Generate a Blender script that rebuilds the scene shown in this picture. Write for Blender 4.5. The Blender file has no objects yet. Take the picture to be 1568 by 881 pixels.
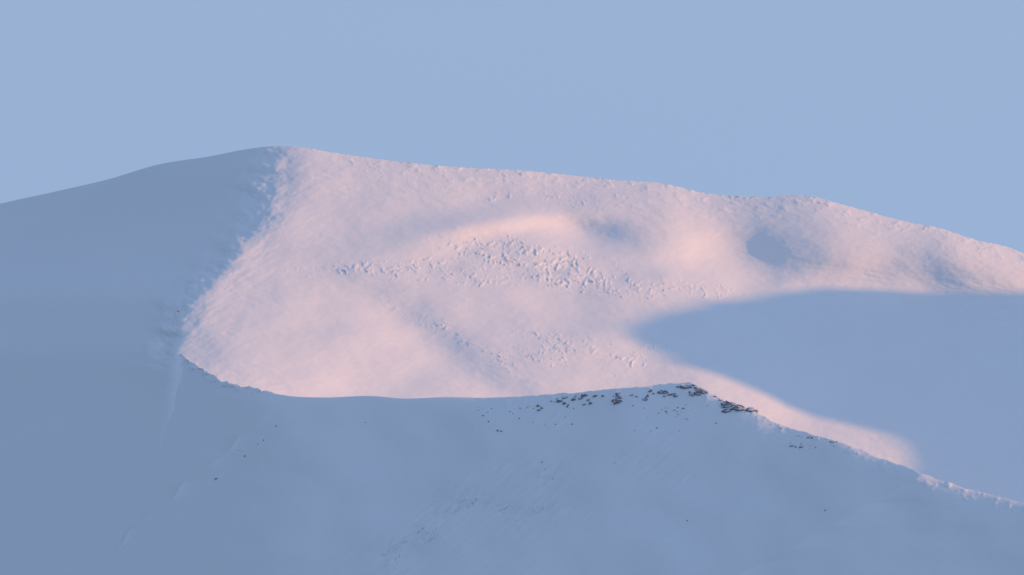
import bpy, math, random
import numpy as np
from mathutils import Vector
random.seed(4); rng=np.random.RandomState(7)
K=0.134            # world units (1 unit ~ 10 m) per survey step
def SX(p): return (np.asarray(p,float)-784)*K
def SZ(p): return (440.5-np.asarray(p,float))*K
EL=math.radians(11.0); PHI=math.radians(8.0)
S=Vector((math.cos(PHI)*math.cos(EL), math.sin(PHI)*math.cos(EL), math.sin(EL)))

# ---------------- noise -----------------
def vnoise(x,y,seed=0):
    xi=np.floor(x).astype(np.int64); yi=np.floor(y).astype(np.int64)
    xf=x-xi; yf=y-yi
    u=xf*xf*xf*(xf*(xf*6-15)+10); v=yf*yf*yf*(yf*(yf*6-15)+10)
    def h(a,b):
        n=(a*374761393+b*668265263+seed*1442695041)&0xffffffff
        n=((n^(n>>13))*1274126177)&0xffffffff
        n=(n^(n>>16))&0xffffffff
        ang=n/4294967296.0*2*np.pi
        return np.cos(ang),np.sin(ang)
    def g(a,b,dx,dy):
        c,s=h(a,b); return c*dx+s*dy
    n00=g(xi,yi,xf,yf); n10=g(xi+1,yi,xf-1,yf); n01=g(xi,yi+1,xf,yf-1); n11=g(xi+1,yi+1,xf-1,yf-1)
    return ((n00*(1-u)+n10*u)*(1-v)+(n01*(1-u)+n11*u)*v)*1.5
def fbm(x,y,o=4,seed=0,gain=0.5):
    r=0;a=1
    for i in range(o):
        r=r+a*vnoise(x*2**i+i*17.3,y*2**i-i*9.1,seed+i); a*=gain
    return r
def sm(a,b,x):
    t=np.clip((x-a)/(b-a),0,1); return t*t*(3-2*t)
def blob(X,Z,px,py,sx,sy,rot=0):
    dx=X-SX(px); dz=Z-SZ(py); c,s=math.cos(math.radians(rot)),math.sin(math.radians(rot))
    a=(dx*c+dz*s)/(sx*K); b=(-dx*s+dz*c)/(sy*K)
    return np.exp(-0.5*(a*a+b*b))
def sinterp(x,xs,ys,w=0):
    xs=np.asarray(xs,float); ys=np.asarray(ys,float)
    m=np.gradient(ys,xs)
    i=np.clip(np.searchsorted(xs,x)-1,0,len(xs)-2)
    h=xs[i+1]-xs[i]; t=np.clip((x-xs[i])/h,0,1)
    return (2*t**3-3*t**2+1)*ys[i]+(t**3-2*t**2+t)*h*m[i]+(-2*t**3+3*t**2)*ys[i+1]+(t**3-t**2)*h*m[i+1]

# ---------------- main mountain ----------------
sky_pts=[(-900,560),(-300,385),(-100,330),(0,305),(80,288),(160,270),(240,247),(320,235),(380,224),(425,220),(445,221),(520,232),(650,248),(820,258),(940,270),(1020,276),(1080,290),(1160,296),(1250,296),(1300,309),(1390,333),(1450,345),(1500,362),(1540,370),(1575,382),(1750,440),(2400,700)]
skx=SX([p[0] for p in sky_pts]); skz=SZ([p[1] for p in sky_pts])
def crestZ(X): return sinterp(X,skx,skz)
GZ=1.7; BX=0.5; A=1.35; X0=float(SX(268))
cz=[SZ(p) for p in (1100,600,540,500,460,400,330,270,222,150)]
cx=[SX(p) for p in (268,268,268,284,300,357,403,418,428,440)]
def crease(Z): return sinterp(Z,cz,cx)
def softplus(x,w): return w*np.logaddexp(0,x/w)
def F(X,Z,detail=True):
    Zc=crestZ(X)
    c=crease(Z)
    if detail: c=c+ fbm(X*0.12,Z*0.25,4,31)*1.4*np.exp(-((X-c)/6.0)**2)*sm(SZ(580),SZ(535),Z)
    wid=0.7+2.8*sm(SZ(400),SZ(300),Z)
    Y=GZ*Z+BX*X+A*softplus(c-X,wid)
    lit=sm(-3,4,X-c)
    Y=Y+4.0*np.exp(-np.clip(Zc-Z,0,200)/4.0)
    # big forms
    Y=Y-1.5*blob(X,Z,640,366,90,20,12)-2.6*blob(X,Z,750,338,75,12,8)
    Y=Y+5.2*blob(X,Z,893,354,48,17,-8)-1.2*blob(X,Z,1005,352,50,30,0)
    Y=Y+5.6*blob(X,Z,1128,394,60,36,0)+4.0*blob(X,Z,1225,418,80,32,-8)-0.7*blob(X,Z,1340,362,100,40,-25)
    Y=Y+3.2*blob(X,Z,1385,428,80,28,0)-1.6*blob(X,Z,1500,395,60,26,-20)
    Y=Y-5.4*np.tanh((Z-SZ(420)+0.06*(X-SX(1350)))/5.2)*sm(SX(1060),SX(1280),X)
    Y=Y-1.6*blob(X,Z,520,420,60,30,0)
    Y=Y-5.4*blob(X,Z,410,560,95,60,0)+2.4*blob(X,Z,700,560,120,22,-35)
    Y=Y-1.6*blob(X,Z,860,535,80,34,0)+1.0*blob(X,Z,640,290,150,20,-3)
    # shelf under the rough snow
    zl=SZ(412)-0.03*(X+20)+fbm(X*0.05,X*0+3,3,8)*2.0
    Y=Y+0.7*np.tanh((Z-zl)/1.2)*np.exp(-((Z-zl)/6)**2)*sm(SX(480),SX(560),X)*(1-sm(SX(1180),SX(1240),X))
    if detail:
        m=0.03+0.97*lit
        Y=Y+m*fbm(X*0.04,Z*0.08,2,1)*1.2
        Y=Y+lit*fbm(X*0.16+Z*0.1,Z*0.35,3,2)*0.14
        pm=sm(-0.05,0.55,fbm(X*0.045,Z*0.08,3,77))
        a=math.radians(-14); xr=X*math.cos(a)+Z*math.sin(a); zr=-X*math.sin(a)+Z*math.cos(a)
        Y=Y+lit*(0.04+0.96*pm)*fbm(xr*0.25,zr*1.2,4,5,0.6)*0.10
        a=math.radians(28); xr=X*math.cos(a)+Z*math.sin(a); zr=-X*math.sin(a)+Z*math.cos(a)
        Y=Y+lit*(1-pm)*fbm(xr*0.3,zr*1.2,4,25,0.6)*0.03
        Y=Y+lit*fbm(X*1.1,Z*1.5,3,6)*0.014
        ed=np.exp(-np.clip(X-c,0,99)/8.0)*lit
        Y=Y+ed*fbm(xr*0.25,zr*0.9,4,15,0.6)*0.2
        # rough crumbled snow
        wx=X+fbm(X*0.4,Z*0.4,2,201)*1.2; wz=Z+fbm(X*0.4,Z*0.4,2,202)*0.8
        base=fbm(wx*0.75+0.5*wz,wz*1.25-0.25*wx,4,41,0.62)
        big=fbm(X*0.2,Z*0.35,2,211)*0.35
        def lump(mask,amp,n): return -amp*np.maximum(n+big-(0.75-0.85*mask),0)*sm(0.02,0.25,mask)
        m1=np.clip(blob(X,Z,790,386,66,14,-4)+blob(X,Z,850,410,78,17,-12)+0.85*blob(X,Z,920,435,80,9,-10),0,1)
        Y=Y+lump(m1,0.44,base)
        m2=np.clip(blob(X,Z,600,410,90,9,3)+blob(X,Z,720,428,70,8,-3)+blob(X,Z,1060,440,80,9,-5)+.8*blob(X,Z,870,523,50,10,-10)+0.7*blob(X,Z,850,545,50,12,0)+0.5*blob(X,Z,650,495,55,7,-25)+0.8*blob(X,Z,975,550,30,9,30)+.4*blob(X,Z,740,540,60,9,-35)+.5*blob(X,Z,850,300,120,10,-3),0,1)
        Y=Y+lump(m2,0.38,fbm(wx*0.7,wz*1.9,4,43,0.62))
        # broken crest
        Y=Y-sm(0,1,np.exp(-np.clip(Zc-Z,0,99)/4.0))*lit*sm(SX(440),SX(560),X)*np.maximum(fbm(X*0.4+.3*Z,Z*0.9,4,51,.6),0)*0.45
        # shelf lip on the right
        zr2=SZ(451)-2.0*sm(SX(1440),SX(1568),X)*0.6+fbm(X*0.06,X*0+9,2,12)*0.8
        Y=Y+0.7*np.tanh((Z-zr2)/0.35)*np.exp(-((Z-zr2)/4)**2)*sm(SX(1370),SX(1430),X)
    return Y

def grid_mesh(name,X,Y,Z,mat):
    nr,nc=X.shape
    co=np.stack([X,Y,Z],-1).reshape(-1,3).astype(np.float32)
    idx=np.arange(nr*nc).reshape(nr,nc)
    f=np.stack([idx[:-1,:-1],idx[:-1,1:],idx[1:,1:],idx[1:,:-1]],-1).reshape(-1,4)
    me=bpy.data.meshes.new(name)
    me.vertices.add(len(co)); me.vertices.foreach_set('co',co.ravel())
    me.loops.add(f.size); me.loops.foreach_set('vertex_index',f.ravel().astype(np.int32))
    me.polygons.add(len(f)); me.polygons.foreach_set('loop_start',(np.arange(len(f))*4).astype(np.int32))
    me.polygons.foreach_set('use_smooth',np.ones(len(f),bool))
    me.update(calc_edges=True); me.materials.append(mat)
    ob=bpy.data.objects.new(name,me); bpy.context.scene.collection.objects.link(ob); return ob

# ---------------- materials ----------------
def snow_mat(name,col,bs,bd,strg=0.3):
    m=bpy.data.materials.new(name); m.use_nodes=True; nt=m.node_tree; b=nt.nodes['Principled BSDF']
    b.inputs['Roughness'].default_value=0.75; b.inputs['Specular IOR Level'].default_value=0.15
    tc=nt.nodes.new('ShaderNodeTexCoord')
    n=nt.nodes.new('ShaderNodeTexNoise'); n.inputs['Scale'].default_value=0.03; n.inputs['Detail'].default_value=3
    r=nt.nodes.new('ShaderNodeValToRGB'); r.color_ramp.elements[0].position=.3; r.color_ramp.elements[1].position=.75
    r.color_ramp.elements[0].color=(col[0]*.98,col[1]*.985,col[2]*.99,1); r.color_ramp.elements[1].color=(*col,1)
    mp=nt.nodes.new('ShaderNodeMapping'); mp.inputs['Rotation'].default_value=(0,0.4,0); mp.inputs['Scale'].default_value=(0.5,0.3,1.6)
    n2=nt.nodes.new('ShaderNodeTexNoise'); n2.inputs['Scale'].default_value=bs; n2.inputs['Detail'].default_value=5; n2.inputs['Roughness'].default_value=.6
    bp=nt.nodes.new('ShaderNodeBump'); bp.inputs['Strength'].default_value=strg; bp.inputs['Distance'].default_value=bd
    L=nt.links.new
    L(tc.outputs['Object'],n.inputs['Vector']); L(n.outputs['Fac'],r.inputs['Fac']); L(r.outputs['Color'],b.inputs['Base Color'])
    L(tc.outputs['Object'],mp.inputs['Vector']); L(mp.outputs['Vector'],n2.inputs['Vector']); L(n2.outputs['Fac'],bp.inputs['Height']); L(bp.outputs['Normal'],b.inputs['Normal'])
    return m
snow=snow_mat('snow',(0.87,0.87,0.87),1.2,0.045)
snow_fg=snow_mat('ridge_snow',(0.87,0.87,0.87),1.0,0.045)
ground_m=snow_mat('valley_ground',(0.28,0.28,0.29),.05,0.1)
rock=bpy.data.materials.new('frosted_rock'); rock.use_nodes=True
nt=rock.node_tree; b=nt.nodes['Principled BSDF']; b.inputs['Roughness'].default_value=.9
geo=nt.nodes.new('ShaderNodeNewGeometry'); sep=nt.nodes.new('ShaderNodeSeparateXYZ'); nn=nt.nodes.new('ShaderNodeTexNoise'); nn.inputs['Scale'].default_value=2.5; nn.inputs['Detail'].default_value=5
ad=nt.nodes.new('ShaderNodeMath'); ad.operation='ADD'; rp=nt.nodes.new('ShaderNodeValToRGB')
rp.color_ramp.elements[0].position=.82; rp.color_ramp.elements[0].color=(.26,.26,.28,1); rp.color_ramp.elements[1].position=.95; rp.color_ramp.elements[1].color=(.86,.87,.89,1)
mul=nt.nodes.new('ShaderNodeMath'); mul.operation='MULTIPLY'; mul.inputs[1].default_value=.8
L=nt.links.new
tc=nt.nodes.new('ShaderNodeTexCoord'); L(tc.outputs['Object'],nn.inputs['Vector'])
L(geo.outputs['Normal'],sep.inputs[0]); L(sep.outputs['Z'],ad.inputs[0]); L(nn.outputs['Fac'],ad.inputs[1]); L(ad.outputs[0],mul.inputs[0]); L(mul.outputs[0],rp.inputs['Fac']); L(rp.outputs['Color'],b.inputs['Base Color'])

# ---------------- mesh: main mountain ----------------
xs=np.concatenate([np.linspace(-230,-113,60)[:-1],np.linspace(-113,113,1250),np.linspace(113,240,60)[1:]])
ts=np.concatenate([np.linspace(0,0.28,40)[:-1],np.linspace(0.28,1,520)])
Zc=crestZ(xs)
XX=np.tile(xs,(len(ts),1)); ZZ=-100+(Zc[None,:]+100)*ts[:,None]
YY=F(XX,ZZ)
ks=np.linspace(0,1,50)[1:]**2*220
cy=YY[-1]
bz=Zc[None,:]-0.55*ks[:,None]**1.0*(ks[:,None]/(ks[:,None]+6))
by=cy[None,:]+ks[:,None]
bz=np.maximum(bz,-100)
small=lambda x: fbm(x*0.5,x*0+2,4,61)*0.2*sm(SX(420),SX(470),x)
ZZ[-1]+=small(xs)
X=np.vstack([XX,np.tile(xs,(len(ks),1))]); Y=np.vstack([YY,by]); Z=np.vstack([ZZ,bz])
grid_mesh('snow_mountain',X,Y,Z,snow)

# ---------------- foreground ridge ----------------
KG=1-95/6000.
g_pts=[(-700,800),(-200,690),(100,590),(200,552),(262,540),(285,556),(320,578),(350,593),(390,601),(400,604),(440,613),(500,616),(570,614),(620,618),(680,616),(750,617),(800,615),(860,611),(920,606),(980,601),(1030,596),(1062,597),(1075,603),(1100,620),(1150,638),(1180,654),(1230,672),(1280,686),(1330,706),(1390,729),(1420,741),(1480,760),(1540,776),(1580,790),(1700,850),(2300,1150)]
gx=SX([p[0] for p in g_pts])*KG; gz=SZ([p[1] for p in g_pts])*KG
def gcrest(X): return sinterp(X,gx,gz)
def gbase(X):
    return BX*X+A*(X0-X)+0.45*softplus(X+42,4.0)
def G(X,Z,detail=True):
    Y=GZ*Z+gbase(X)
    Y=Y+0.8*sm(0,8,X0-2-X)
    Zc=gcrest(X)
    Y=Y+1.3*np.exp(-np.clip(Zc-Z,0,200)/1.2)*sm(-55,-40,X)
    # lower right spur
    sx0=SX(1400)*KG; sz0=SZ(737)*KG; sl=(SX(1400)-SX(1135))/(SZ(735)-SZ(881))
    line=sx0+(Z-sz0)*sl+fbm(Z*0.2,Z*0,3,33)*1.2
    d=X-line
    Y=Y-3.1*np.exp(-np.sqrt(d*d+0.2)/6.5)+0.08*softplus(d,0.4)
    # shallow gully left of the spur and swells across the face
    Y=Y+2.5*blob(X,Z,1130,760,120,60,35)-3.0*blob(X,Z,900,700,130,60,25)+2.0*blob(X,Z,600,740,110,60,40)
    # faint rib from the left shoulder
    l2=SX(440)*KG+(Z-SZ(620)*KG)*((SX(440)-SX(130))/(SZ(620)-SZ(881)))+fbm(Z*0.12,Z*0,2,3)*2
    dl=X-l2
    Y=Y-1.2*np.exp(-np.abs(dl)/2.0)*sm(3,9,Zc-Z)-0.15*np.exp(-(dl/0.5)**2)*sm(3,9,Zc-Z)
    if detail:
        w=sm(X0-2,X0+25,X)
        Y=Y+(0.02+0.98*w)*(fbm(X*0.05,Z*0.07,2,101)*1.3)
        Y=Y+w*fbm(X*0.3,Z*0.4,4,102)*0.05
        a=math.radians(38); xr=X*math.cos(a)+Z*math.sin(a); zr=-X*math.sin(a)+Z*math.cos(a)
        st=np.clip(blob(X,Z,740,800,130,55,35)+0.6*blob(X,Z,620,860,120,30,30)+0.35*blob(X,Z,1000,740,120,60),0,1)
        br=sm(-0.1,0.5,fbm(X*0.08,Z*0.1,3,109))
        Y=Y+st*(.25+.75*br)*fbm(xr*0.08,zr*1.0,4,103,.6)*0.8
        Y=Y-sm(0,1,np.exp(-np.clip(Zc-Z,0,99)/2.5))*sm(SX(700),SX(820),X)*np.maximum(fbm(X*0.45,Z*0.6,3,104),0)*0.5
        Y=Y-np.exp(-np.clip(Zc-Z,0,99)/1.6)*sm(SX(255),SX(275),X)*(1-sm(SX(400),SX(440),X))*np.maximum(fbm(X*0.6,Z*0.9,4,106,.6),0)*0.9
    return Y
xs=np.concatenate([np.linspace(-200,-113,30)[:-1],np.linspace(-113,113,1200),np.linspace(113,210,40)[1:]])
ts=np.concatenate([np.linspace(0,0.4,30)[:-1],np.linspace(0.4,1,380)])
Zc=gcrest(xs)+fbm(xs*0.35,xs*0+2,4,71)*0.25*sm(SX(700),SX(900),xs)+fbm(xs*0.5,xs*0+6,4,72,.6)*0.45*sm(SX(255),SX(280),xs)*(1-sm(SX(400),SX(450),xs))
ZB=-150
XX=np.tile(xs,(len(ts),1)); ZZ=ZB+(Zc[None,:]-ZB)*ts[:,None]
YY=G(XX,ZZ)
ks=np.linspace(0,1,40)[1:]**2*60
bz=Zc[None,:]-0.75*ks[:,None]*(ks[:,None]/(ks[:,None]+1.2)); by=YY[-1][None,:]+ks[:,None]
X=np.vstack([XX,np.tile(xs,(len(ks),1))]); Y=np.vstack([YY,by]); Z=np.vstack([ZZ,bz])
grid_mesh('foreground_ridge',X,Y,Z,snow_fg)

# ---------------- neighbouring mountain to the east (outside the frame) ----------------
W0=400.; tanE=math.tan(EL)
edge=[(1400,712),(1378,690),(1360,662),(1290,634),(1200,596),(1100,570),(1000,553),(950,520),(942,506),(1000,480),(1080,464),(1150,452),(1240,440),(1400,440),(1568,443)]
U=[];H=[]
for px,py in edge:
    x=float(SX(px)); z=float(SZ(py)); y=float(F(np.array([x]),np.array([z]),False)[0])
    u=-x*math.sin(PHI)+y*math.cos(PHI); d=W0-(x*math.cos(PHI)+y*math.sin(PHI))
    U.append(u);H.append(z+d*tanE)
low=sorted(zip(U[:8],H[:8])); up=sorted(zip(U[8:],H[8:]))
lu=np.array([a for a,_ in low]); lh=np.maximum.accumulate([b_ for _,b_ in low])
keep=[(a,b_) for a,b_ in up if a>lu[-1]+0.3]
U=np.concatenate([lu,[a for a,_ in keep]]);H=np.concatenate([lh,[b_ for _,b_ in keep]])
U=np.concatenate([[-400,-120,U[0]-12],U,[U[-1]+60,U[-1]+250]]);H=np.concatenate([[-35,-5,H[0]-4],H,[H[-1]-20,-60]])
us=np.concatenate([np.linspace(-400,-60,60)[:-1],np.linspace(-60,120,500),np.linspace(120,400,50)[1:]])
Hs=np.interp(us,U,H)
kk=np.exp(-0.5*(np.arange(-6,7)/2.5)**2); kk/=kk.sum()
Hs[70:-70]=np.convolve(Hs,kk,'same')[70:-70]
Hs=Hs+fbm(us*0.15,us*0,2,91)*0.5
ws=np.concatenate([-np.linspace(1,0,60)**1.5*170,np.linspace(0,1,50)[1:]**1.5*300])
UU,WW=np.meshgrid(us,ws)
hh=Hs[None,:]-np.where(WW<0,-WW*1.25,WW*0.6)+fbm(UU*0.05,WW*0.05,4,92)*4*np.clip(np.abs(WW)/30-.2,0,1)
hh=np.maximum(hh,-110)
aw=W0+WW
Xe=aw*math.cos(PHI)-UU*math.sin(PHI); Ye=aw*math.sin(PHI)+UU*math.cos(PHI)
grid_mesh('neighboring_mountain',Xe,Ye,hh,snow)

# ---------------- ground ----------------
gs=np.concatenate([-np.geomspace(30000,300,30),np.linspace(-290,290,40),np.geomspace(300,30000,30)])
XX,YY=np.meshgrid(gs,gs); grid_mesh('valley_ground',XX,YY,-98+fbm(XX*0.004,YY*0.004,3,5)*3,ground_m)

# ---------------- rocks ----------------
import bmesh
from mathutils import noise as mn
def make_rocks(name,items,surf):
    bm=bmesh.new()
    for (x,z,sx,sy,sz) in items:
        y=float(surf(np.array([x]),np.array([z]))[0])
        r=bmesh.ops.create_icosphere(bm,subdivisions=2,radius=1)
        tl=random.uniform(-.35,.35)
        off=[random.uniform(0,100) for _ in range(3)]
        for v in r['verts']:
            c=v.co.copy(); d=1+0.75*mn.noise(c*1.4+Vector(off))+0.35*mn.noise(c*3.1+Vector(off))
            c=Vector((round(c.x*2.2)/2.2*.5+c.x*.5,c.y,round(c.z*2.2)/2.2*.5+c.z*.5))*d
            p=Vector((c.x*sx,c.y*sy,c.z*sz))
            ct,stt=math.cos(tl),math.sin(tl)
            p=Vector((p.x*ct-p.z*stt,p.y,p.x*stt+p.z*ct))
            v.co=Vector((x,y-sy*0.1,z))+p
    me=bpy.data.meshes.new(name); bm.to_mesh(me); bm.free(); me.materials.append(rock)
    ob=bpy.data.objects.new(name,me); bpy.context.scene.collection.objects.link(ob)
items=[]
def cl(px0,px1,py0,py1,n,s0,s1,asp=1.0,slope=0.0):
    for _ in range(n):
        px=random.uniform(px0,px1); py=random.uniform(py0,py1)+slope*(px-px0)
        s=random.uniform(s0,s1)*K
        x=float(SX(px))*KG; z=float(SZ(py))*KG; z=min(z,float(gcrest(x))-0.15)
        items.append((x,z,s*random.uniform(.8,1.7)*asp,s,s*random.uniform(.6,1.2)))
cl(1035,1075,598,602,10,1.8,3.6,1.2,.12)
cl(1062,1082,603,612,6,2,3.6)
cl(1108,1150,626,640,20,2.4,5,1.1,.0); cl(1112,1135,625,629,4,3,4)
cl(1005,1070,608,617,13,1.5,3.4,1.3); cl(988,996,605,622,6,2,3.2,.6)
cl(1085,1110,612,620,5,1.2,2.3)
cl(850,950,618,624,15,1.3,3.3,1.0,-.08); cl(938,948,614,628,6,2.3,4.0,.7); cl(893,905,614,628,5,2,3.4,.6)
cl(864,870,622,634,4,2,3,.6); cl(822,832,630,640,4,1.5,2.6,.7); cl(790,850,622,634,6,.8,1.8)
cl(950,1000,610,622,6,1,2.2); cl(1000,1050,625,645,10,.8,1.9)
cl(740,900,628,660,14,.5,1.4); cl(960,1100,630,670,18,.5,1.3); cl(763,768,665,674,2,1.4,2)
cl(1195,1225,686,694,7,.7,1.6,1.5,.05); cl(1215,1285,674,678,11,.7,1.8,1.1,.17); cl(1225,1280,690,698,6,.5,1.1)
cl(1150,1200,645,650,4,.6,1.3,1,.4)
cl(700,760,632,640,5,.6,1.0)
for px,py,s in [(333,741,1.7),(376,706,1.2),(405,682,1.2),(423,661,1.1),(560,655,.9),(830,716,1.3),(1050,806,1.0),(1257,790,.9),(940,718,.7),(365,697,.6),(396,688,.6)]:
    cl(px-.5,px+.5,py-.5,py+.5,1,s,s+.2)
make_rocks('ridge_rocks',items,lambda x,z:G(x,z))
it2=[]
for px,py,s in [(277,480,1.7),(273,484,1.0),(302,569,1.0),(290,555,.8)]:
    it2.append((float(SX(px)),float(SZ(py)),s*K*1.0,s*K,s*K*.8))
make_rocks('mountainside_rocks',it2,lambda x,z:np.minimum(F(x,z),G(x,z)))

# ---------------- light / sky ----------------
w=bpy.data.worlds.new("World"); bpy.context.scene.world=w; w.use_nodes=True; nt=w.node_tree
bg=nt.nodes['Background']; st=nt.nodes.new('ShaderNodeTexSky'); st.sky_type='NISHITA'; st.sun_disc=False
st.sun_elevation=EL; st.sun_rotation=math.pi/2-PHI; st.altitude=1000; st.air_density=1.0; st.dust_density=0.3; st.ozone_density=3.0
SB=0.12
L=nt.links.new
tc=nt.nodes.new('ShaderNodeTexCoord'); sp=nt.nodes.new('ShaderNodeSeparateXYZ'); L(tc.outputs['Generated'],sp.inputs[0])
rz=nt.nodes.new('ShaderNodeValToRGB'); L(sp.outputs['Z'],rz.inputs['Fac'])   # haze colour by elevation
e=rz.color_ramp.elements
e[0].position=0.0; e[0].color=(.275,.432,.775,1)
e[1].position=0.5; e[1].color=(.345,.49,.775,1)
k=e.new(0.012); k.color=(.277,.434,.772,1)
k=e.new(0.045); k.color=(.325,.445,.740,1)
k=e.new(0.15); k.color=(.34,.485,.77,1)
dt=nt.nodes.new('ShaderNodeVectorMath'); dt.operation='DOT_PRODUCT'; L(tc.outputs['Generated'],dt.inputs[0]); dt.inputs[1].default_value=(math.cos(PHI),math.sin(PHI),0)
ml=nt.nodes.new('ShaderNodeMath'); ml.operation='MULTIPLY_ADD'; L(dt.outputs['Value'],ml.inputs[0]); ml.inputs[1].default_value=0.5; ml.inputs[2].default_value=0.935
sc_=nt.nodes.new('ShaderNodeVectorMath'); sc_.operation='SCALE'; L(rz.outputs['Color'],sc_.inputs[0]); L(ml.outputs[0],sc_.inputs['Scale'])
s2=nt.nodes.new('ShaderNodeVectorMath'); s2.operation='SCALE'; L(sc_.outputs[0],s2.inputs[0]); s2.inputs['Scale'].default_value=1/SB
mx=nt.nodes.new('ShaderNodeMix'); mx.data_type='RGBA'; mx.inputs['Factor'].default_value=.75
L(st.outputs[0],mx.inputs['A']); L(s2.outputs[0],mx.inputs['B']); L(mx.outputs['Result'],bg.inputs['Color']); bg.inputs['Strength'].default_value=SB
sd=bpy.data.lights.new('sun','SUN'); sd.energy=3.6; sd.angle=math.radians(.53); sd.color=(1,.43,.11)
so=bpy.data.objects.new('sun',sd); bpy.context.scene.collection.objects.link(so); so.rotation_euler=(-S).to_track_quat('-Z','Y').to_euler(); so.location=(300,50,200)
# ---------------- camera ----------------
cd=bpy.data.cameras.new('camera'); co=bpy.data.objects.new('camera',cd); bpy.context.scene.collection.objects.link(co)
co.location=(0,-6000,-60); co.rotation_euler=(Vector((0,0,0))-co.location).to_track_quat('-Z','Y').to_euler()
cd.sensor_width=36; cd.angle=2*math.atan(784*K/6000); cd.clip_start=10; cd.clip_end=80000
sc=bpy.context.scene; sc.camera=co
sc.view_settings.view_transform='Standard'; sc.view_settings.look='None'; sc.view_settings.exposure=0
